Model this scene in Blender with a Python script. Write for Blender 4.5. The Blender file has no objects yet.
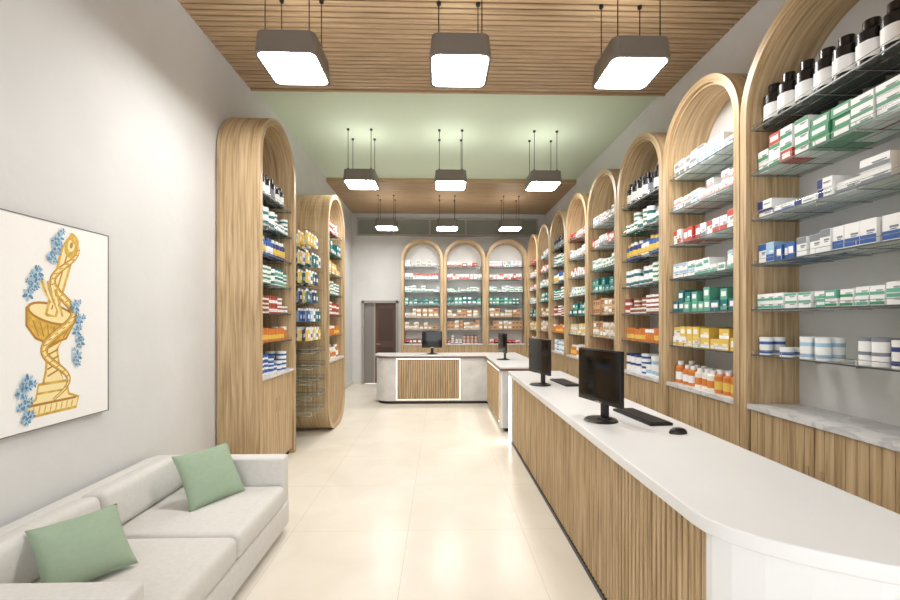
import bpy, math, random
from mathutils import Vector, Matrix
random.seed(11)
sc = bpy.context.scene

def C(r,g,b):
    f=lambda v:((v/255)/12.92 if v/255<=0.04045 else ((v/255+0.055)/1.055)**2.4)
    return (f(r),f(g),f(b),1)

MATS={}
def mat(name,col,rough=0.5,metal=0.0,emit=0.0,noise=0.0,nscale=8.0,bump=0.0,bscale=200.0,coat=0.0):
    if name in MATS: return MATS[name]
    m=bpy.data.materials.new(name); m.use_nodes=True
    nt=m.node_tree; p=nt.nodes['Principled BSDF']
    p.inputs['Base Color'].default_value=col
    p.inputs['Roughness'].default_value=rough
    p.inputs['Metallic'].default_value=metal
    p.inputs['Coat Weight'].default_value=coat
    if emit>0:
        p.inputs['Emission Color'].default_value=col
        p.inputs['Emission Strength'].default_value=emit
    tc=nt.nodes.new('ShaderNodeTexCoord')
    if noise>0:
        n=nt.nodes.new('ShaderNodeTexNoise'); n.inputs['Scale'].default_value=nscale; n.inputs['Detail'].default_value=6
        r=nt.nodes.new('ShaderNodeValToRGB')
        r.color_ramp.elements[0].position=0.3; r.color_ramp.elements[1].position=0.7
        r.color_ramp.elements[0].color=tuple(c*(1-noise) for c in col[:3])+(1,)
        r.color_ramp.elements[1].color=tuple(min(1,c*(1+noise*0.5)) for c in col[:3])+(1,)
        nt.links.new(tc.outputs['Object'],n.inputs['Vector'])
        nt.links.new(n.outputs['Fac'],r.inputs['Fac'])
        nt.links.new(r.outputs['Color'],p.inputs['Base Color'])
    if bump>0:
        n=nt.nodes.new('ShaderNodeTexNoise'); n.inputs['Scale'].default_value=bscale; n.inputs['Detail'].default_value=4
        b=nt.nodes.new('ShaderNodeBump'); b.inputs['Strength'].default_value=bump; b.inputs['Distance'].default_value=0.01
        nt.links.new(tc.outputs['Object'],n.inputs['Vector'])
        nt.links.new(n.outputs['Fac'],b.inputs['Height'])
        nt.links.new(b.outputs['Normal'],p.inputs['Normal'])
    MATS[name]=m; return m

def wood(name,dark,mid,light,rough=0.45):
    m=bpy.data.materials.new(name); m.use_nodes=True
    nt=m.node_tree; p=nt.nodes['Principled BSDF']; p.inputs['Roughness'].default_value=rough
    uv=nt.nodes.new('ShaderNodeUVMap')
    mp=nt.nodes.new('ShaderNodeMapping'); mp.inputs['Scale'].default_value=(1.6,38,1)
    n=nt.nodes.new('ShaderNodeTexNoise'); n.inputs['Scale'].default_value=1.0; n.inputs['Detail'].default_value=5; n.inputs['Distortion'].default_value=0.6
    r=nt.nodes.new('ShaderNodeValToRGB'); e=r.color_ramp.elements
    e[0].position=0.3; e[0].color=dark; e[1].position=0.72; e[1].color=light
    k=e.new(0.5); k.color=mid
    mp2=nt.nodes.new('ShaderNodeMapping'); mp2.inputs['Scale'].default_value=(5,160,1)
    n2=nt.nodes.new('ShaderNodeTexNoise'); n2.inputs['Scale'].default_value=1.0
    mx=nt.nodes.new('ShaderNodeMix'); mx.data_type='RGBA'; mx.blend_type='MULTIPLY'; mx.inputs[0].default_value=0.24
    L=nt.links.new
    L(uv.outputs[0],mp.inputs['Vector']); L(mp.outputs[0],n.inputs['Vector']); L(n.outputs['Fac'],r.inputs['Fac'])
    L(uv.outputs[0],mp2.inputs['Vector']); L(mp2.outputs[0],n2.inputs['Vector'])
    L(r.outputs['Color'],mx.inputs[6]); L(n2.outputs['Fac'],mx.inputs[7]); L(mx.outputs[2],p.inputs['Base Color'])
    b=nt.nodes.new('ShaderNodeBump'); b.inputs['Strength'].default_value=0.1; b.inputs['Distance'].default_value=0.003
    L(n.outputs['Fac'],b.inputs['Height']); L(b.outputs['Normal'],p.inputs['Normal'])
    MATS[name]=m; return m

OAK=wood('oak_wood',C(158,130,94),C(196,168,128),C(218,192,154))
OAKD=wood('oak_backing',C(112,88,62),C(130,104,74),C(144,118,86))
CEILW=wood('ceiling_oak',C(164,136,102),C(194,164,128),C(210,182,146))
CEILB=mat('ceiling_backing',C(76,58,42),0.8)
WHITE=mat('solid_surface_white',C(230,230,230),0.25,noise=0.02,nscale=3)
STONE=mat('counter_stone',C(208,206,203),0.35,noise=0.12,nscale=6)
LED=mat('led_strip',C(255,246,230),0.5,emit=6)
LEDS=mat('led_strip_soft',C(255,243,222),0.5,emit=2.2)
STEEL=mat('brushed_steel',C(110,112,112),0.3,metal=0.8)
CHROME=mat('chrome',C(200,200,200),0.15,metal=1)
BLACK=mat('black_plastic',C(18,18,20),0.35)
SCREEN=mat('screen_glass',C(8,8,10),0.12)
BROWNTRIM=mat('brown_stone_edge',C(122,92,74),0.35,noise=0.3,nscale=30)

def marble():
    m=bpy.data.materials.new('grey_marble'); m.use_nodes=True
    nt=m.node_tree; p=nt.nodes['Principled BSDF']; p.inputs['Roughness'].default_value=0.3
    tc=nt.nodes.new('ShaderNodeTexCoord'); n=nt.nodes.new('ShaderNodeTexNoise')
    n.inputs['Scale'].default_value=5; n.inputs['Detail'].default_value=9; n.inputs['Distortion'].default_value=1.2
    r=nt.nodes.new('ShaderNodeValToRGB'); e=r.color_ramp.elements
    e[0].position=0.42; e[0].color=C(200,200,200); e[1].position=0.56; e[1].color=C(212,212,211)
    k=e.new(0.49); k.color=C(184,184,185)
    nt.links.new(tc.outputs['Object'],n.inputs['Vector']); nt.links.new(n.outputs['Fac'],r.inputs['Fac']); nt.links.new(r.outputs['Color'],p.inputs['Base Color'])
    return m
MARBLE=marble()
SHBACK=mat('shelf_back_plaster',C(216,216,215),0.6,noise=.05,nscale=4)

def glassy():
    m=bpy.data.materials.new('shelf_glass'); m.use_nodes=True
    nt=m.node_tree; p=nt.nodes['Principled BSDF']
    p.inputs['Base Color'].default_value=C(180,190,186); p.inputs['Roughness'].default_value=0.08
    t=nt.nodes.new('ShaderNodeBsdfTransparent'); t.inputs[0].default_value=(0.95,0.98,0.97,1)
    mx=nt.nodes.new('ShaderNodeMixShader'); mx.inputs[0].default_value=0.10
    nt.links.new(t.outputs[0],mx.inputs[1]); nt.links.new(p.outputs[0],mx.inputs[2])
    nt.links.new(mx.outputs[0],nt.nodes['Material Output'].inputs['Surface'])
    return m
GLASS=glassy()

class MB:
    def __init__(s): s.v=[];s.f=[];s.m=[];s.uv=[];s.sm=[];s.mats=[]
    def mi(s,m):
        if m not in s.mats: s.mats.append(m)
        return s.mats.index(m)
    def face(s,pts,m,uv=None,smooth=False):
        b=len(s.v); s.v+= [tuple(p) for p in pts]; s.f.append(tuple(range(b,b+len(pts))))
        s.m.append(s.mi(m)); s.uv.append(uv or [(0,0)]*len(pts)); s.sm.append(smooth)
    def box(s,x0,x1,y0,y1,z0,z1,m,grain=2):
        if x1<x0:x0,x1=x1,x0
        if y1<y0:y0,y1=y1,y0
        o=random.random()*20; o2=random.random()*20
        P=[(x0,y0,z0),(x1,y0,z0),(x1,y1,z0),(x0,y1,z0),(x0,y0,z1),(x1,y0,z1),(x1,y1,z1),(x0,y1,z1)]
        for idx,n in (((0,3,2,1),2),((4,5,6,7),2),((0,1,5,4),1),((2,3,7,6),1),((1,2,6,5),0),((3,0,4,7),0)):
            pts=[P[i] for i in idx]
            ax=[a for a in (0,1,2) if a!=n]
            g=grain if grain in ax else ax[0]
            h=[a for a in ax if a!=g][0]
            s.face(pts,m,[(p[g]+o,p[h]+o2) for p in pts])
    def cyl(s,cx,cy,z0,z1,r,m,seg=12,r2=None,top=True,bottom=False):
        if r2 is None:r2=r
        a=[2*math.pi*i/seg for i in range(seg)]
        b=len(s.v)
        for t in a: s.v.append((cx+r*math.cos(t),cy+r*math.sin(t),z0))
        for t in a: s.v.append((cx+r2*math.cos(t),cy+r2*math.sin(t),z1))
        for i in range(seg):
            j=(i+1)%seg
            s.f.append((b+i,b+j,b+seg+j,b+seg+i)); s.m.append(s.mi(m)); s.sm.append(True)
            s.uv.append([(z0,i*.1),(z0,i*.1+.1),(z1,i*.1+.1),(z1,i*.1)])
        if top: s.face([(cx+r2*math.cos(t),cy+r2*math.sin(t),z1) for t in a],m)
        if bottom: s.face([(cx+r*math.cos(t),cy+r*math.sin(t),z0) for t in reversed(a)],m)
    def rod(s,p,q,r,m,seg=6):
        p=Vector(p);q=Vector(q);d=(q-p);L=d.length;R=d.to_track_quat('Z','Y').to_matrix()
        a=[2*math.pi*i/seg for i in range(seg)]
        A=[p+R@Vector((r*math.cos(t),r*math.sin(t),0)) for t in a]; B=[x+d for x in A]
        for i in range(seg):
            j=(i+1)%seg; s.face([A[i],A[j],B[j],B[i]],m)
        s.face(list(reversed(A)),m); s.face(B,m)
    def prism(s,pts,z0,z1,m,mtop=None,side=True):
        s.face([(x,y,z1) for x,y in pts],mtop or m); s.face([(x,y,z0) for x,y in reversed(pts)],m)
        u=0
        if side:
            for i in range(len(pts)):
                a=pts[i];b=pts[(i+1)%len(pts)]; l=math.dist(a,b)
                s.face([(a[0],a[1],z0),(b[0],b[1],z0),(b[0],b[1],z1),(a[0],a[1],z1)],m,[(z0,u),(z0,u+l),(z1,u+l),(z1,u)])
                u+=l
    def build(s,name,loc=(0,0,0),rz=0,parent=None,bevel=0,weld=False):
        me=bpy.data.meshes.new(name); me.from_pydata(s.v,[],s.f); 
        for m in s.mats: me.materials.append(m)
        me.polygons.foreach_set('material_index',s.m)
        me.polygons.foreach_set('use_smooth',s.sm)
        ul=me.uv_layers.new(name='UVMap'); flat=[c for u in s.uv for p in u for c in p]
        ul.data.foreach_set('uv',flat)
        me.update()
        o=bpy.data.objects.new(name,me); sc.collection.objects.link(o)
        o.location=loc; o.rotation_euler=(0,0,rz)
        if parent: o.parent=parent
        if weld or bevel:
            w=o.modifiers.new('weld','WELD'); w.merge_threshold=0.0001
        if bevel:
            b=o.modifiers.new('bevel','BEVEL'); b.width=bevel; b.segments=4; b.limit_method='ANGLE'; b.harden_normals=False
            for p in me.polygons: p.use_smooth=True
        return o
def empty(name,loc=(0,0,0),rz=0):
    o=bpy.data.objects.new(name,None); sc.collection.objects.link(o); o.location=loc; o.rotation_euler=(0,0,rz); o.empty_display_size=0.2; return o

# ------------------------------------------------------------ dimensions
XL,XR=-2.26,2.75; YB=10.9; YF=-2.2; ZC=4.48; ZW=4.40

# ------------------------------------------------------------ room shell
def plaster(name,col):
    return mat(name,col,0.75,noise=0.06,nscale=1.6,bump=0.3,bscale=9)
WALL=plaster('wall_plaster',C(214,214,213))
WALLR=plaster('wall_plaster_right',C(214,213,211))
GREEN=mat('ceiling_green',C(210,223,200),0.8,noise=0.02,nscale=1)

def tilemat():
    m=bpy.data.materials.new('polished_tile'); m.use_nodes=True
    nt=m.node_tree; p=nt.nodes['Principled BSDF']; L=nt.links.new
    tc=nt.nodes.new('ShaderNodeTexCoord'); mp=nt.nodes.new('ShaderNodeMapping'); mp.inputs['Location'].default_value=(0.25,0.3,0)
    b=nt.nodes.new('ShaderNodeTexBrick'); b.offset=0; b.inputs['Scale'].default_value=1.0
    b.inputs['Brick Width'].default_value=0.9; b.inputs['Row Height'].default_value=0.9
    b.inputs['Mortar Size'].default_value=0.0025; b.inputs['Mortar Smooth'].default_value=0.3
    n=nt.nodes.new('ShaderNodeTexNoise'); n.inputs['Scale'].default_value=1.6; n.inputs['Detail'].default_value=7; n.inputs['Distortion'].default_value=0.8
    r=nt.nodes.new('ShaderNodeValToRGB'); e=r.color_ramp.elements
    e[0].position=0.35; e[0].color=C(222,214,201); e[1].position=0.65; e[1].color=C(230,223,211)
    L(tc.outputs['Object'],mp.inputs[0]); L(mp.outputs[0],b.inputs['Vector']); L(tc.outputs['Object'],n.inputs['Vector'])
    L(n.outputs['Fac'],r.inputs['Fac']); L(r.outputs['Color'],b.inputs['Color1']); L(r.outputs['Color'],b.inputs['Color2'])
    b.inputs['Mortar'].default_value=C(204,195,180)
    L(b.outputs['Color'],p.inputs['Base Color']); p.inputs['Roughness'].default_value=0.24
    p.inputs['Specular IOR Level'].default_value=0.25
    return m
b=MB(); b.box(XL-.2,XR+.2,YF-.2,YB+.2,-0.1,0,tilemat()); b.build('floor')
b=MB(); b.box(XL-.2,XR+.2,YF-.2,YB+.2,ZC,ZC+.1,GREEN); b.build('ceiling')
b=MB(); b.box(XL-.2,XL,YF-.2,YB+.2,0,ZC,WALL); b.build('wall_left')
b=MB(); b.box(XR,XR+.2,YF-.2,YB+.2,0,ZC,WALLR); b.build('wall_right')
DX0,DX1,DZ=-2.02,-1.08,2.15
b=MB()
b.box(XL,DX0,YB,YB+.2,0,ZC,WALL); b.box(DX0,DX1,YB,YB+.2,DZ,ZC,WALL); b.box(DX1,XR,YB,YB+.2,0,ZC,WALL)
b.build('wall_back')
b=MB()
b.box(XL,XL+.2,YF-.2,YF,0,ZC,WALL); b.box(XR-.2,XR,YF-.2,YF,0,ZC,WALL); b.box(XL+.2,XR-.2,YF-.2,YF,4.1,ZC,WALL)  # wide opening behind the camera, shaped to let world light in
b.build('wall_front')
b=MB(); FR=mat('window_frame_metal',C(60,60,62),0.4,metal=0.6)
for x in (XL+.2,XL+1.75,XR-1.8,XR-.25): b.box(x,x+.05,YF-.12,YF-.07,0,4.1,FR)
b.box(XL+.2,XR-.2,YF-.12,YF-.07,4.05,4.1,FR); b.box(XL+.2,XR-.2,YF-.12,YF-.07,0,.06,FR); b.box(XL+.2,XR-.2,YF-.12,YF-.07,2.6,2.65,FR)
b.build('added_storefront')  # unseen storefront frame, made up for the opening that admits fill light
BB=mat('baseboard_paint',C(215,212,206),0.4)
b=MB(); b.box(XL,XL+.015,YF,YB,0,.09,BB); b.build('baseboard_left')
b=MB(); b.box(XL+.02,DX0-.06,YB-.015,YB,0,.09,BB); b.build('baseboard_back')
d=empty('door_1',(0,0,0))
b=MB(); DF=mat('door_frame_paint',C(160,154,147),0.4)
b.box(DX0,DX0+.06,YB-.03,YB+.2,0,DZ,DF); b.box(DX1-.06,DX1,YB-.03,YB+.2,0,DZ,DF); b.box(DX0,DX1,YB-.03,YB+.2,DZ-.06,DZ,DF)
b.build('frame',parent=d)
b=MB(); DL=mat('door_leaf_brown',C(92,66,54),0.45,noise=.2,nscale=5); DL2=mat('door_leaf_dark',C(70,49,40),0.45); DG=mat('door_side_glass',C(136,132,128),0.2)
b.box(DX0+.06,DX0+.30,YB+.06,YB+.09,0.01,DZ-.06,DG)
b.box(DX0+.30,DX0+.34,YB+.05,YB+.11,0.01,DZ-.06,DF)
b.box(DX0+.34,DX1-.06,YB+.06,YB+.1,0.01,DZ-.06,DL)
for z0,z1 in ((.15,.95),(1.1,1.95)): b.box(DX0+.42,DX1-.14,YB+.05,YB+.06,z0,z1,DL2)
b.rod((DX0+.37,YB+.02,1.03),(DX0+.48,YB+.02,1.03),.01,CHROME); b.rod((DX0+.37,YB+.02,1.03),(DX0+.37,YB+.07,1.03),.01,CHROME)
b.build('leaf',parent=d)
b=MB(); TG=mat('transom_glass',C(136,142,132),0.12); TF=mat('transom_frame',C(170,165,155),0.4)
z0,z1=3.86,4.24
b.box(-2.1,2.5,YB-.03,YB-.002,z0,z1,TG)
b.box(-2.14,2.54,YB-.06,YB-.002,z1,z1+.04,TF); b.box(-2.14,2.54,YB-.06,YB-.002,z0-.04,z0,TF)
for i in range(6):
    x=-2.14+i*(4.64/5); b.box(x,x+.04,YB-.06,YB-.002,z0,z1,TF)
b.build('window_2')
def slatceil(name,y0,y1):
    b=MB(); b.box(XL,XR,y0,y1,ZC-.02,ZC,CEILB)
    y=y0+.004
    while y+.05<y1+.001:
        b.box(XL,XR,y,y+.05,ZW,ZC-.02,CEILW,grain=0); y+=.07
    b.box(XL,XR,y0-.02,y0,ZW-.01,ZC,CEILW,grain=0); b.box(XL,XR,y1,y1+.025,ZW-.01,ZC,CEILW,grain=0)
    return b.build(name)
slatceil('ceiling_slat_panel',YF+.03,5.06)
slatceil('ceiling_slat_panel',8.42,YB-.08)

# ------------------------------------------------------------ pendant lamps
def rsq(h,r,n=6):
    pts=[]
    for cx,cy,a0 in ((h-r,-h+r,-90),(h-r,h-r,0),(-h+r,h-r,90),(-h+r,-h+r,180)):
        for i in range(n+1):
            a=math.radians(a0+90*i/n); pts.append((cx+r*math.cos(a),cy+r*math.sin(a)))
    return pts
LB=mat('lamp_shade_taupe',C(124,116,109),0.4,metal=0.2)
LE=mat('lamp_diffuser',(1,0.985,0.96,1),0.5,emit=42)
LFILL=mat('added_ceiling_fill',(1,0.985,0.96,1),0.5,emit=6)  # added glow, hidden on top of the shades to brighten the ceiling
def lamp(x,y,ztop):
    b=MB(); z0,z1=3.70,3.87; h=.245
    A=rsq(h,.07);B=rsq(h*.93,.06);I=rsq(h-.022,.055); T=rsq(h*.93-.03,.05)
    n=len(A)
    for i in range(n):
        j=(i+1)%n
        b.face([(*A[i],z0),(*A[j],z0),(*B[j],z1),(*B[i],z1)],LB)
        b.face([(*A[j],z0),(*A[i],z0),(*I[i],z0),(*I[j],z0)],LB)
        b.face([(*I[j],z0),(*I[i],z0),(*I[i],z0+.008),(*I[j],z0+.008)],LB)
        b.face([(*B[i],z1),(*B[j],z1),(*T[j],z1),(*T[i],z1)],LB)
        b.face([(*T[i],z1),(*T[j],z1),(*T[j],z1-.01),(*T[i],z1-.01)],LB)
    b.face([(*p,z1-.01) for p in T],LFILL)  # unseen glowing top panel, added as ceiling fill
    b.face([(*p,z0+.008) for p in reversed(I)],LE)
    for sx in (-1,1):
        for sy in (-1,1):
            b.rod((sx*.17,sy*.17,z1-.005),(sx*.17,sy*.17,ztop),.0045,BLACK,5)
            b.cyl(sx*.17,sy*.17,z1,z1+.03,.012,BLACK,8)
            b.cyl(sx*.17,sy*.17,ztop-.02,ztop,.02,BLACK,8,bottom=True)
    b.build('pendant_lamp',(x,y,0))
for y,zt in ((3.47,ZW),(6.42,ZC),(9.45,ZW)):
    for x in (-1.19,.16,1.58): lamp(x,y,zt)

# ------------------------------------------------------------ products
def pm(r,g,b_,rough=.45): return mat('pack_%d_%d_%d'%(r,g,b_),C(r,g,b_),rough)
Wt=pm(236,236,235); Wc=pm(228,224,214); Kb=pm(24,22,24,.25); Rd=pm(190,66,56); Gn=pm(66,142,100); Bl=pm(52,94,162); Nv=pm(44,56,116); Tl=pm(30,108,112); Tg=pm(98,170,146)
Yl=pm(222,188,86); Or=pm(206,122,54); Br=pm(146,76,54); Tn=pm(190,156,114); Lb=pm(160,192,216); Gy=pm(126,131,138); Pk=pm(216,160,156)
def pbox(b,x,y,z,w,h,dp,m,m2,style):
    b.box(x,x+w,y,y+dp,z,z+h,m)
    e=.0012
    if style==0: b.box(x+.001,x+w-.001,y-e,y,z+h*.08,z+h*.4,m2)
    elif style==1: b.box(x+.001,x+w*.35,y-e,y,z+.002,z+h-.002,m2)
    elif style==2: b.box(x+w*.15,x+w*.85,y-e,y,z+h*.3,z+h*.75,m2)
    else:
        b.box(x+.001,x+w-.001,y-e,y,z+h*.66,z+h-.002,m2)
    tm=Gy if m in (Wt,Wc) else Wt
    if style!=2:
        b.box(x+w*.42,x+w*.9,y-e,y,z+h*.5,z+h*.58,tm)
    b.box(x+w*.45,x+w*.8,y-e*1.5,y,z+h*.43,z+h*.47,tm)
def jar(b,x,y,z,r,h,m,mc,ml):
    b.cyl(x,y,z,z+h*.75,r,m,12); b.cyl(x,y,z+h*.18,z+h*.52,r*1.015,ml,12,top=False); b.cyl(x,y,z+h*.75,z+h,r*1.04,mc,12,bottom=True)
def bottle(b,x,y,z,r,h,m,mc,ml):
    b.cyl(x,y,z,z+h*.74,r,m,12,top=False); b.cyl(x,y,z+h*.74,z+h*.84,r,m,12,r2=r*.5); b.cyl(x,y,z+h*.8,z+h,r*.58,mc,10); b.cyl(x,y,z+h*.16,z+h*.52,r*1.015,ml,12,top=False)
ROW={
'black':('bottle',.062,.26,[(Kb,Kb,Wt),(Kb,Kb,Wt),(Kb,Kb,Gy)],1,.97),
'redgreen':('box',.095,.066,[(Wt,Rd,0),(Wt,Gn,0),(Wt,Rd,3),(Wt,Gn,3),(Rd,Wt,2),(Gn,Wt,2)],3,1),
'whiteblue':('box',.12,.06,[(Wt,Nv,3),(Wt,Bl,0),(Wt,Nv,1),(Wt,Gy,0)],2,.92),
'bluewhite':('box',.065,.12,[(Wt,Bl,3),(Wt,Bl,0),(Bl,Wt,2),(Lb,Bl,0),(Wt,Lb,1),(Wt,Gy,3)],1,1),
'greenwhite':('box',.07,.055,[(Wt,Tg,0),(Wt,Tg,3),(Wt,Gn,0),(Tg,Wt,2)],2,1),
'jarblue':('jar',.038,.068,[(Wt,Wt,Nv),(Wt,Gy,Wt),(Wt,Wt,Lb),(Wt,Wt,Bl),(Wt,Wt,Wc)],2,.85),
'teal':('box',.1,.09,[(Tl,Wt,2),(Tl,Tg,0),(Tg,Wt,2)],2,1),
'yellow':('box',.1,.095,[(Yl,Wt,2),(Wt,Yl,0),(Yl,Wt,0),(Wc,Yl,3)],2,1),
'orange':('bottle',.045,.19,[(Or,Wt,Wt),(Or,Wt,Wt),(Or,Wt,Yl),(Wc,Wt,Or)],1,1),
'orange2':('jar',.045,.15,[(Or,Or,Yl),(Or,Wt,Or)],1,1),
'tealjar':('jar',.045,.1,[(Tl,Wt,Wt),(Gn,Wt,Wt),(Wt,Tl,Tg),(Wt,Wt,Tl)],2,1),
'redjar':('jar',.045,.095,[(Br,Wt,Wt),(Rd,Br,Wt),(Wc,Br,Br)],2,1),
'tan':('box',.11,.1,[(Tn,Wt,2),(Tn,Br,2),(Wc,Tn,0)],2,1),
'whitered':('box',.07,.13,[(Wt,Rd,0),(Wt,Rd,3),(Rd,Wt,2),(Wt,Gy,0),(Wt,Pk,1)],1,1),
'tub':('jar',.055,.10,[(Wt,Bl,Bl),(Wt,Nv,Wt),(Bl,Wt,Wt),(Wt,Wt,Lb)],2,1),
'blueyel':('bottle',.042,.2,[(Bl,Yl,Yl),(Nv,Wt,Yl),(Bl,Bl,Wt),(Wt,Bl,Yl)],1,1),
'pale':('box',.1,.068,[(Wt,Pk,0),(Wt,Lb,1),(Wt,Gy,3),(Wc,Gy,2)],2,.97),
'palegreen':('box',.085,.07,[(Wt,Tg,2),(Wt,Tg,0),(Wt,Lb,3)],2,1),
'darkred':('box',.10,.1,[(Br,Wt,2),(Rd,Kb,0),(Wc,Rd,0)],1,.95),
}
def fill_row(b,kind,x0,x1,z,depth):
    t,w0,h0,cols,stack,fill=ROW[kind]
    nrow=2
    dp=min(.13,depth/2-.03)
    x=x0+.012
    run=0; w,h=w0,h0
    while True:
        if run<=0:
            col=random.choice(cols); run=random.randint(1,3)
            if t=='box': w=w0*random.uniform(.75,1.3); h=h0*random.uniform(.85,1.15)
            else: h=h0*random.uniform(.88,1.08); w=w0*random.uniform(.9,1.05)
        step=(w+.005) if t=='box' else (2*w+.006)
        if x+step>x1-.008: break
        run-=1
        if random.random()<fill:
            st=stack if random.random()<.75 else max(1,stack-1)
            for r in range(nrow):
                jy=random.uniform(0,.02)
                if t=='box':
                    y=.045+r*(dp+.012)+jy
                    for k in range(st): pbox(b,x+random.uniform(0,.004),y+random.uniform(0,.012),z+k*(h+.0005),w,h,dp,*(col if random.random()<.75 else random.choice(cols)))
                else:
                    y=.05+w+r*(2*w+.01)+jy
                    for k in range(st): (jar if t=='jar' else bottle)(b,x+w,y,z+k*(h+.0005),w,h,*col)
        x+=step+random.choice((0,0,0,.004,.014))

# ------------------------------------------------------------ arched shelf units
TH=.062
ZS=[1.41,1.725,2.04,2.355,2.67,2.985]; ZL=1.06
def profile(inset,HT,W,bottom_r=0,n=24):
    r=W/2-inset; pts=[]
    if bottom_r>0:
        rb=bottom_r-inset
        for i in range(n//2+1):
            a=math.radians(-90+ -90*i/(n//2)); pts.append((bottom_r+rb*math.cos(a),bottom_r+rb*math.sin(a)))
    else: pts.append((inset,0.0))
    for i in range(n+1):
        a=math.pi-math.pi*i/n; pts.append((W/2+r*math.cos(a),HT-W/2+r*math.sin(a)))
    if bottom_r>0:
        for i in range(n//2+1):
            a=math.radians(0-90*i/(n//2)); pts.append((W-bottom_r+rb*math.cos(a),bottom_r+rb*math.sin(a)))
    else: pts.append((W-inset,0.0))
    return pts
def sweep(b,o,i,y0,y1,m,closed):
    n=len(o); u=0
    rng=range(n) if closed else range(n-1)
    for k in rng:
        j=(k+1)%n; l=math.dist(o[k],o[j]); u2=u+l
        O0,O1,I0,I1=o[k],o[j],i[k],i[j]
        f=lambda p,y:(p[0],y,p[1])
        t=math.dist(o[k],i[k])
        b.face([f(O0,y0),f(O1,y0),f(I1,y0),f(I0,y0)],m,[(u,3),(u2,3),(u2,3+t),(u,3+t)])
        b.face([f(O0,y1),f(I0,y1),f(I1,y1),f(O1,y1)],m,[(u,3),(u,3+t),(u2,3+t),(u2,3)])
        b.face([f(O0,y0),f(O0,y1),f(O1,y1),f(O1,y0)],m,[(u,y0+7),(u,y1+7),(u2,y1+7),(u2,y0+7)])
        b.face([f(I0,y0),f(I1,y0),f(I1,y1),f(I0,y1)],m,[(u,y0+11),(u2,y0+11),(u2,y1+11),(u,y1+11)])
        u=u2
def unit(loc,rz,depth,inner,rows,pill=0.0,HT=3.67,W=1.055):
    e=empty('arched_shelf_unit',loc,rz)
    b=MB()
    o=profile(0.002,HT,W,bottom_r=pill); i=profile(TH,HT,W,bottom_r=pill); i2=profile(TH+.018,HT,W,bottom_r=pill)
    sweep(b,o,i,0,depth,OAK,pill>0)
    sweep(b,i,i2,.035,inner,OAK,pill>0)
    b.build('arch_shell',parent=e)
    b=MB(); q=profile(TH,HT,W,bottom_r=pill)
    b.face([(p[0],inner,p[1]) for p in reversed(q)],SHBACK)
    b.face([(p[0],inner+.02,p[1]) for p in q],SHBACK)
    b.build('back_panel',parent=e)
    b=MB(); x0,x1=TH+.018,W-TH-.018
    if pill:
        q=[p for p in profile(TH+.005,HT,W,bottom_r=pill)]
        low=[p for p in q if p[1]<ZL-.2]
        left=[p for p in low if p[0]<W/2]; right=[p for p in low if p[0]>=W/2]
        poly=[(q0[0],q0[1]) for q0 in right]+[(q0[0],q0[1]) for q0 in left]
        poly=[(W-TH-.005,ZL-.04)]+poly+[(TH+.005,ZL-.04)]
        b.face([(p[0],.05,p[1]) for p in reversed(poly)],OAKD)
        k=int((x1-x0)/.044)
        for s_ in range(k):
            xa=x0+s_*.044; xm=xa+.016
            dx=max(0,pill-min(xm,W-xm))
            zlow=pill-math.sqrt(max(0,(pill-TH)**2-dx**2)) if dx>0 else TH
            b.box(xa,xa+.032,.03,.05,zlow,ZL-.04,OAK)
    else:
        b.box(x0,x1,.06,inner,0,.07,BLACK)
        b.box(x0,x1,.045,inner,.07,ZL-.035,OAKD)
        mid=(x0+x1)/2
        for xa,xb in ((x0,mid-.003),(mid+.003,x1)):
            n=8; ww=(xb-xa)/n
            for k in range(n): b.box(xa+k*ww,xa+(k+1)*ww-.004,.022,.045,.07,ZL-.035,OAK)
        for xx in (mid-.05,mid+.04): b.box(xx,xx+.01,.014,.024,.62,.78,OAK)
    b.box(x0-.016,x1+.016,.004,inner,ZL-.035,ZL-.001,MARBLE)
    b.build('base_cabinet',parent=e)
    b=MB()
    for z in ZS:
        b.box(x0,x1,.03,inner-.002,z-.01,z-.001,GLASS)
        b.box(x0,x1,.024,.03,z-.009,z,STEEL)
        b.rod((x0,.026,z+.03),(x1,.026,z+.03),.002,CHROME,5)
        for k in range(5):
            xx=x0+.02+k*(x1-x0-.04)/4
            b.rod((xx,.026,z),(xx,.026,z+.03),.002,CHROME,4)
            b.box(xx-.003,xx+.003,.03,inner-.002,z-.016,z-.01,CHROME)
        for k in range(3): b.box(x0,x1,.1+k*.1,.103+k*.1,z-.013,z-.01,CHROME)
    b.build('glass_shelves',parent=e)
    b=MB()
    zz=[ZL]+ZS
    for z,k in zip(zz,rows):
        if k: fill_row(b,k,x0,x1,z+.0005,inner-.03)
    b.build('stocked_medicine_packages',parent=e)

R0=['tub','yellow','teal','palegreen','whiteblue','pale','black']
R1=[None,'jarblue','greenwhite','bluewhite','whiteblue','redgreen','black']
R2=['orange','yellow','teal','palegreen','whitered','pale','pale']
R3=['tub','orange2','redjar','tealjar','blueyel','tealjar','black']
R4=['darkred','tan','tan','teal','palegreen','whitered','pale']
R5=['orange','yellow','teal','palegreen','whitered','pale','darkred']
RB=['darkred','tan','tan','teal','palegreen','whitered','pale']
RB2=['redjar','tan','tan','teal','greenwhite','whitered','darkred']
seq=[R0,R1,R2,R3,R4,R5,R3,R4,R5]
for k in range(9):
    yfar=.87+1.06*(k+1); Wk=1.055
    if k==0: yfar=1.82
    if k==1: Wk=1.165
    unit((2.17,yfar,0),-math.pi/2,XR-2.17-.003,.37,seq[k],W=Wk)
for k in range(3):
    unit((-.97+k*1.057,10.45,0),0,YB-10.45-.07,.34,[RB,RB2,RB][k])
unit((-1.81,4.27,0),math.pi/2,.433,.38,R3,HT=3.88)
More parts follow.
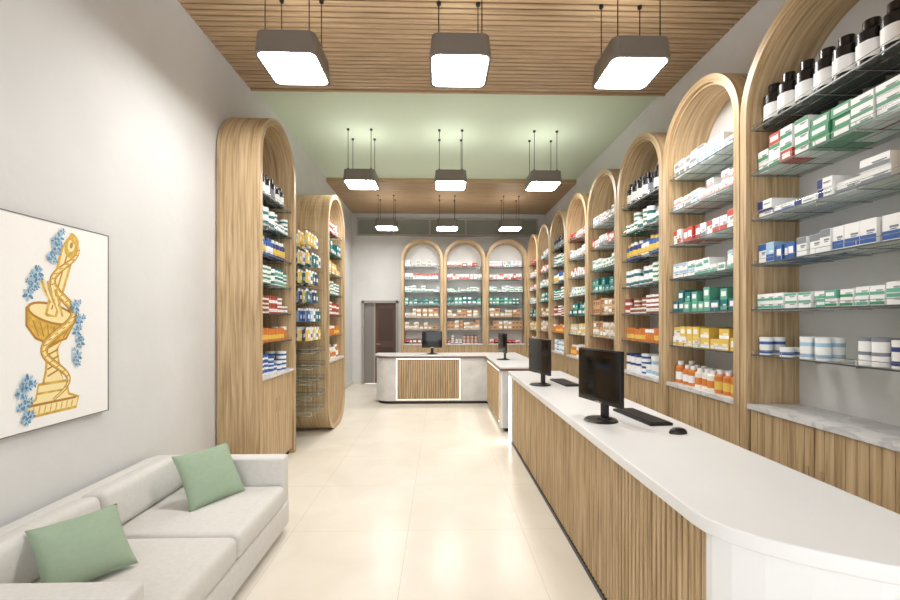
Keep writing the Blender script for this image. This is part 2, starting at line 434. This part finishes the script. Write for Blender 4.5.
unit((-1.60,6.06,0),math.pi/2,.64,.38,['orange','orange2','redjar','tealjar','yellow','teal','redjar'],pill=.42,HT=3.58)

# ------------------------------------------------------------ hanging display rack (left wall)
b=MB(); WP=mat('rack_panel_white',C(228,228,226),0.35)
ya,yb=5.40,6.02; xo=XL+.018
b.box(xo,xo+.03,ya,yb,.25,3.1,WP)
for y in (ya+.02,(ya+yb)/2,yb-.02): b.box(xo+.03,xo+.05,y-.012,y+.012,.25,3.1,CHROME)
cols=[Bl,Yl,Wt,Wt,Lb,Yl,Tl,Nv]
for r in range(6):
    zz=2.80-r*.25
    b.rod((xo+.05,ya,zz+.02),(xo+.05,yb,zz+.02),.006,CHROME)
    for k in range(5):
        y=ya+.06+k*.122
        b.rod((xo+.03,y,zz+.01),(xo+.6,y,zz+.02),.004,CHROME,5)
        c1=random.choice(cols)
        for q in range(5):
            if random.random()<.85:
                x=xo+.12+q*.1
                c=c1 if random.random()<.7 else random.choice(cols)
                b.box(x,x+.03,y-.042,y+.042,zz-.17,zz-.03,c); b.box(x+.005,x+.009,y-.044,y+.044,zz-.17,zz+.005,Wt); b.box(x+.03,x+.0312,y-.03,y+.03,zz-.13,zz-.08,Wt if c is not Wt else Bl)
for r in range(5):
    zz=1.22-r*.2
    b.box(xo+.03,xo+.6,ya+.01,yb-.01,zz-.006,zz,GLASS)
    for x in (xo+.06,xo+.6): 
        b.rod((x,ya,zz),(x,yb,zz),.006,CHROME); b.rod((x,ya,zz+.05),(x,yb,zz+.05),.004,CHROME)
    for y in (ya,(ya+yb)/2,yb):
        b.rod((xo+.03,y,zz),(xo+.6,y,zz),.006,CHROME); b.rod((xo+.6,y,zz),(xo+.6,y,zz+.05),.004,CHROME); b.rod((xo+.03,y,zz+.05),(xo+.6,y,zz+.05),.004,CHROME)
b.build('hanging_display_rack')

# ------------------------------------------------------------ counters
HC=.95
def slats_y(b,x,y0,y1,z0,z1,p=.04):
    n=int(round((y1-y0)/p)); p=(y1-y0)/n
    b.box(x,x+.01,y0,y1,z0,z1,OAKD)
    for k in range(n):
        y=y0+k*p
        w=p*.74; o=random.random()*20
        pts=[(x,y+w),(x-.008,y+w*.94),(x-.012,y+w*.5),(x-.008,y+w*.06),(x,y)]
        for a,c in zip(pts[:-1],pts[1:]):
            b.face([(a[0],a[1],z0),(a[0],a[1],z1),(c[0],c[1],z1),(c[0],c[1],z0)],OAK,[(z0+o,a[1]),(z1+o,a[1]),(z1+o,c[1]),(z0+o,c[1])])
def slats_x(b,y,x0,x1,z0,z1,p=.045):
    n=int(round((x1-x0)/p)); p=(x1-x0)/n
    b.box(x0,x1,y,y+.01,z0,z1,OAKD)
    for k in range(n):
        x=x0+k*p; w=p*.7; b.box(x,x+w,y-.012,y,z0,z1,OAK)
cnt=empty('service_counter')
end=[(.93,1.53),(.94,1.46),(.975,1.395),(1.04,1.325),(1.14,1.25),(1.28,1.17),(1.44,1.115),(1.62,1.08)]
top=end+[(1.66,1.08),(1.66,5.75),(.93,5.75)]
b=MB(); b.prism(top,HC-.055,HC,WHITE); o=b.build('worktop',parent=cnt,bevel=.006)
b=MB()
body=[(.985,1.495),(.962,1.495),(.967,1.47),(1.0,1.415),(1.065,1.35),(1.16,1.28),(1.295,1.20),(1.45,1.145),(1.62,1.11),(1.62,5.72),(.985,5.72)]
b.prism(body,.0,HC-.056,WHITE)
slats_y(b,.975,1.50,5.55,.03,HC-.056)
b.box(.955,.985,1.50,5.55,0,.03,BLACK)
b.box(.945,.985,5.56,5.59,0,HC-.056,WHITE); b.box(.945,.985,5.70,5.75,0,HC-.056,WHITE); b.box(.94,.985,5.59,5.70,0.02,HC-.06,LED)
b.build('counter_body',parent=cnt)

c2=empty('service_counter')
b=MB()
def arc(cx,cy,r,a0,a1,n=10): return [(cx+r*math.cos(math.radians(a0+(a1-a0)*i/n)),cy+r*math.sin(math.radians(a0+(a1-a0)*i/n))) for i in range(n+1)]
top=arc(-.98,8.55,.33,180,270)+[(.88,8.22),(.88,6.12),(1.6,6.12),(1.6,8.9),(-1.31,8.9)]
b.prism(top,HC-.01,HC+.01,WHITE); b.prism([(x,y) for x,y in top],HC-.05,HC-.011,BROWNTRIM)
b.build('worktop',parent=c2)
b=MB()
body=arc(-.98,8.55,.3,180,270)+[(.92,8.25),(.92,6.15),(1.57,6.15),(1.57,8.87),(-1.28,8.87)]
b.prism(body,.06,HC-.051,STONE)
kick=arc(-.95,8.6,.3,180,270)+[(.96,8.3),(.96,6.2),(1.5,6.2),(1.5,8.8),(-1.25,8.8)]
b.prism(kick,0,.06,BLACK)
slats_x(b,8.238,-.84,.38,.10,.88)
def framex(b,y,x0,x1,z0,z1,w,m,t=.012):
    b.box(x0-w,x1+w,y-t,y,z1,z1+w,m); b.box(x0-w,x0,y-t,y,z0,z1,m); b.box(x1,x1+w,y-t,y,z0,z1,m); b.box(x0-w,x1+w,y-t,y,z0-w,z0,m)
framex(b,8.25,-.84,.38,.10,.88,.014,LEDS,.006)
slats_y(b,.908,6.45,8.0,.1,.86)
y0,y1,z0,z1=6.45,8.0,.1,.86
w1=.022; t=.01
b.box(.92-t,.92,y0-w1,y1+w1,z1,z1+w1,LEDS); b.box(.92-t,.92,y0-w1,y0,z0,z1,LEDS); b.box(.92-t,.92,y1,y1+w1,z0,z1,LEDS); b.box(.92-t,.92,y0-w1,y1+w1,z0-w1,z0,LEDS)
b.box(.9,.92,6.16,6.38,.06,HC-.052,WHITE)
b.build('counter_body',parent=c2)

# ------------------------------------------------------------ computers
def monitor(x,y,z,rz,s=1.0):
    b=MB(); w,h=.46*s,.37*s
    b.cyl(0,0,0,.012,.115,BLACK,28,r2=.105); b.cyl(0,.03,.01,.02,.05,BLACK,20)
    b.box(-.03,.03,.02,.045,.01,.20,BLACK)
    b.box(-.06,.06,.0,.03,.13,.25,BLACK)
    b.box(-w/2,w/2,-.022,.004,.125,.125+h,BLACK)
    b.box(-w/2+.012,w/2-.012,-.0235,-.022,.125+.018,.125+h-.012,SCREEN)
    b.box(-.04,.04,-.0235,-.022,.128,.135,CHROME)
    b.box(-w/2+.06,w/2-.06,.004,.022,.17,.125+h-.06,BLACK)
    b.build('computer_monitor',(x,y,z),rz,bevel=.003)
monitor(1.12,2.90,HC+.001,math.radians(-74))
monitor(1.08,4.50,HC+.001,math.radians(-76))
monitor(1.10,7.3,HC+.011,math.radians(-80),.9)
monitor(-.16,8.55,HC+.011,0,.90)
def keyboard(x,y,z,rz):
    b=MB(); b.box(-.24,.24,-.08,.08,.0,.016,BLACK); K=mat('key_black',C(34,34,37),.4)
    for r in range(5):
        for c in range(15):
            if r==0 and 4<=c<=9: continue
            b.box(-.23+c*.0307,-.23+c*.0307+.026,-.07+r*.0285,-.07+r*.0285+.024,.016,.021,K)
    b.box(-.23+4*.0307,-.23+9*.0307+.026,-.07,-.046,.016,.021,K)
    b.build('computer_keyboard',(x,y,z),rz)
keyboard(1.44,2.98,HC+.001,math.radians(96)); keyboard(1.38,4.62,HC+.001,math.radians(95))
def mouse(x,y,z,rz):
    b=MB(); n,k=12,6; R=[]
    for j in range(k+1):
        a=math.pi/2*j/k; R.append([( .034*math.cos(a)**.6*math.cos(t), .058*math.cos(a)**.6*math.sin(t), .001+.034*math.sin(a)) for t in [2*math.pi*i/16 for i in range(16)]])
    for j in range(k):
        for i in range(16):
            q=(i+1)%16; b.face([R[j][i],R[j][q],R[j+1][q],R[j+1][i]],BLACK,smooth=True)
    b.face(list(reversed(R[0])),BLACK); b.box(-.004,.004,.02,.035,.028,.036,STEEL)
    b.build('computer_mouse',(x,y,z),rz,weld=True)
mouse(1.47,2.56,HC,math.radians(97))

# ------------------------------------------------------------ sofa
FAB=mat('sofa_fabric',C(216,214,210),.9,noise=.05,nscale=40,bump=.35,bscale=320)
sf=empty('sofa')
def sbox(name,x0,x1,y0,y1,z0,z1,bev,m=FAB,rot=None,puff=0):
    b=MB(); cx,cy,cz=(x0+x1)/2,(y0+y1)/2,(z0+z1)/2
    b.box(x0-cx,x1-cx,y0-cy,y1-cy,z0-cz,z1-cz,m)
    o=b.build(name,(cx,cy,cz),parent=sf,bevel=bev)
    if rot: o.rotation_euler=rot
    return o
SX0,SX1,SY0,SY1=-2.215,-1.19,1.60,3.34
sbox('base_frame',SX0,SX1+.01,SY0+.02,SY1-.02,.06,.24,.015)
sbox('arm_far',SX0,SX1,SY1-.12,SY1,.06,.60,.02)
sbox('arm_near',SX0,SX1,SY0,SY0+.13,.06,.60,.02)
sbox('backrest',SX0,SX0+.13,SY0+.1,SY1-.1,.06,.61,.02)
sl=(SY1-SY0-.25)/2
for k,nm in ((0,'seat_cushion_1'),(1,'seat_cushion_2')):
    cy=SY0+.13+sl*(k+.5)
    sbox(nm,SX0+.14,SX1+.02,cy-sl/2+.003,cy+sl/2-.003,.24,.40,.04)
for k,nm in ((0,'back_cushion_1'),(1,'back_cushion_2')):
    cy=SY0+.13+sl*(k+.5)
    sbox(nm,SX0+.12,SX0+.29,cy-sl/2+.004,cy+sl/2-.004,.39,.64,.045,rot=(0,math.radians(-10),0))
for i,(x,y) in enumerate(((SX0+.08,SY0+.08),(SX1-.08,SY0+.08),(SX0+.08,SY1-.08),(SX1-.08,SY1-.08))):
    b=MB(); b.cyl(0,0,0,.065,.02,BLACK,12); b.build('leg_%d'%(i+1),(x,y,0),parent=sf)
PG=mat('pillow_green',C(154,174,150),.9,noise=.05,nscale=30,bump=.3,bscale=300)
def pillow(loc,rot,s=.39,t=.13):
    n=24; b=MB(); top=[];bot=[]
    for i in range(n+1):
        r1=[];r2=[]
        for j in range(n+1):
            u=-1+2*i/n; v=-1+2*j/n
            f=((1-u*u)*(1-v*v)); h=t/2*max(0,f)**.42
            x=u*s/2*(1-.07*(1-v*v)); y=v*s/2*(1-.07*(1-u*u))
            h+= .003*math.sin(9*u+4*v)*f
            r1.append((x,y,h)); r2.append((x,y,-h))
        top.append(r1);bot.append(r2)
    for i in range(n):
        for j in range(n):
            b.face([top[i][j],top[i+1][j],top[i+1][j+1],top[i][j+1]],PG,smooth=True)
            b.face([bot[i][j],bot[i][j+1],bot[i+1][j+1],bot[i+1][j]],PG,smooth=True)
    o=b.build('throw_pillow',loc,weld=True); o.rotation_euler=rot
pillow((-1.62,3.00,.56),(math.radians(0),math.radians(56),math.radians(-30)),s=.40)
pillow((-1.745,2.10,.535),(math.radians(0),math.radians(42),math.radians(-34)),s=.36)

# ------------------------------------------------------------ wall art
art=empty('framed_wall_art',(XL+.003,1.97,1.05),0)
b=MB(); CV=mat('canvas_white',C(240,239,236),.8,noise=.015,nscale=60); FRM=mat('canvas_edge',C(120,116,110),.5)
AW,AH=.90,1.16
b.box(0,.03,0,AW,0,AH,CV)
for (a,c,e_,f_) in ((-.006,0,-.006,AH+.006),(AW,AW+.006,-.006,AH+.006)): b.box(0,.033,a,c,e_,f_,FRM)
b.box(0,.033,0,AW,-.006,0,FRM); b.box(0,.033,0,AW,AH,AH+.006,FRM)
b.build('canvas',parent=art)
G1=mat('paint_gold',C(218,176,78),.6,noise=.3,nscale=35); G2=mat('paint_gold_light',C(242,224,168),.6); G3=mat('paint_gold_dark',C(176,126,46),.6)
B1=mat('paint_blue',C(96,140,180),.6,noise=.25,nscale=60); B2=mat('paint_blue_light',C(160,194,214),.6)
b=MB(); lay=[.0305]
US=lambda u:.50+(u-.46)*.86
def poly(pts,m):
    lay[0]+=.00002
    b.face([(lay[0],US(u),v) for u,v in pts],m)
def ribbon(pts,w,m):
    lay[0]+=.00002; n=len(pts); L=[];Rr=[]
    for k in range(n):
        a=pts[max(0,k-1)];c=pts[min(n-1,k+1)]; d=Vector((c[0]-a[0],c[1]-a[1])).normalized(); ww=w(k/(n-1)) if callable(w) else w
        L.append((US(pts[k][0]-d.y*ww),pts[k][1]+d.x*ww)); Rr.append((US(pts[k][0]+d.y*ww),pts[k][1]-d.x*ww))
    for k in range(n-1): b.face([(lay[0],*Rr[k]),(lay[0],*Rr[k+1]),(lay[0],*L[k+1]),(lay[0],*L[k])],m)
def ell(cx,cy,rx,ry,m,rot=0,n=20):
    c,s=math.cos(rot),math.sin(rot)
    poly([(cx+rx*math.cos(t)*c-ry*math.sin(t)*s,cy+rx*math.cos(t)*s+ry*math.sin(t)*c) for t in [2*math.pi*i/n for i in range(n)]],m)
def outl(pts,m1,m2,w=.005):
    poly(pts,m1); ribbon(pts+[pts[0]],w,m2)
outl([(.29,.07),(.64,.07),(.66,.13),(.58,.16),(.56,.24),(.36,.24),(.34,.16),(.27,.13)],G2,G1,.008)
ribbon([(.30,.13),(.64,.13)],.007,G3); ribbon([(.35,.19),(.58,.19)],.006,G1)
for k in range(8): ribbon([(.32+k*.04,.08),(.33+k*.04,.12)],.004,G1)
outl([(.39,.24),(.54,.24),(.51,.31),(.49,.43),(.54,.50),(.38,.50),(.42,.43),(.41,.31)],G2,G1,.008)
for k in range(5): ribbon([(.42,.28+k*.04),(.5,.31+k*.04)],.005,G3)
bw=[(.28,.67),(.28,.57),(.34,.50),(.44,.46),(.56,.49),(.64,.60)]
outl(bw,G1,G3,.007); ell(.46,.635,.182,.06,G3,-.2); ell(.46,.635,.165,.046,G2,-.2)
for k in range(6): ribbon([(.32+k*.05,.60-.012*k),(.36+k*.035,.51-.003*k)],.004,G3)
outl([(.41,.63),(.48,.62),(.61,.98),(.65,1.06),(.60,1.11),(.53,1.03)],G2,G1,.009)
ribbon([(.45,.66),(.57,1.0)],.005,G3)
ell(.60,1.04,.055,.07,G1,-.35); ell(.6,1.05,.028,.042,G2,-.35); ell(.60,1.05,.012,.02,G3,-.35)
sp=[]
for k in range(90):
    t=k/89; v=.14+t*.94; u=.46+.12*t+.11*math.sin(t*15)*(1-.25*t); sp.append((u,v))
ribbon(sp,lambda t:.008+.021*math.sin(math.pi*min(1,t*1.02)),G3)
ribbon(sp,lambda t:.005+.017*math.sin(math.pi*min(1,t*1.02)),G1); ribbon(sp,lambda t:.002+.007*math.sin(math.pi*t),G2)
for k in range(6,86,3): ribbon([(sp[k][0]-.012,sp[k][1]-.004),(sp[k][0]+.012,sp[k][1]+.006)],.0025,G3)
ell(sp[-1][0]-.01,sp[-1][1]+.01,.045,.026,G1,2.4)
for k in range(6): ribbon([(.33+k*.03,.88-.02*k),(.37+k*.03,.80-.03*k),(.43+k*.02,.72-.02*k)],.007,G1 if k%2 else G2)
def flower(cx,cy,r):
    n=6;o=random.random()
    for k in range(n):
        t=o+2*math.pi*k/n; ell(cx+r*.6*math.cos(t),cy+r*.6*math.sin(t),r*.5,r*.26,B1 if k%2 else B2,t,8)
    ell(cx,cy,r*.15,r*.15,G2,0,8)
for cx,cy in ((.33,.80),(.29,.74),(.35,.86),(.64,.53),(.67,.46),(.66,.60),(.27,.14),(.24,.21),(.28,.08),(.48,1.02),(.44,.96),(.50,1.08),(.64,.38),(.28,.27),(.62,.68)):
    flower(cx,cy,random.uniform(.030,.042))
    for q in range(3): flower(cx+random.uniform(-.045,.045),cy+random.uniform(-.045,.045),random.uniform(.014,.024))
b.build('painted_motif',parent=art)

# ------------------------------------------------------------ world, camera
w=bpy.data.worlds.new('World'); sc.world=w; w.use_nodes=True
w.node_tree.nodes['Background'].inputs[0].default_value=(0.97,0.985,1.0,1); w.node_tree.nodes['Background'].inputs[1].default_value=2.7
cam=bpy.data.cameras.new('Camera'); co=bpy.data.objects.new('Camera',cam); sc.collection.objects.link(co); sc.camera=co
co.location=(0,0,1.65); co.rotation_euler=(math.pi/2,0,-math.atan(10/420)); cam.sensor_width=36; cam.lens=16.8; cam.shift_y=20/900; cam.clip_start=.05
sc.view_settings.view_transform='Standard'; sc.view_settings.look='None'; sc.view_settings.exposure=0.28
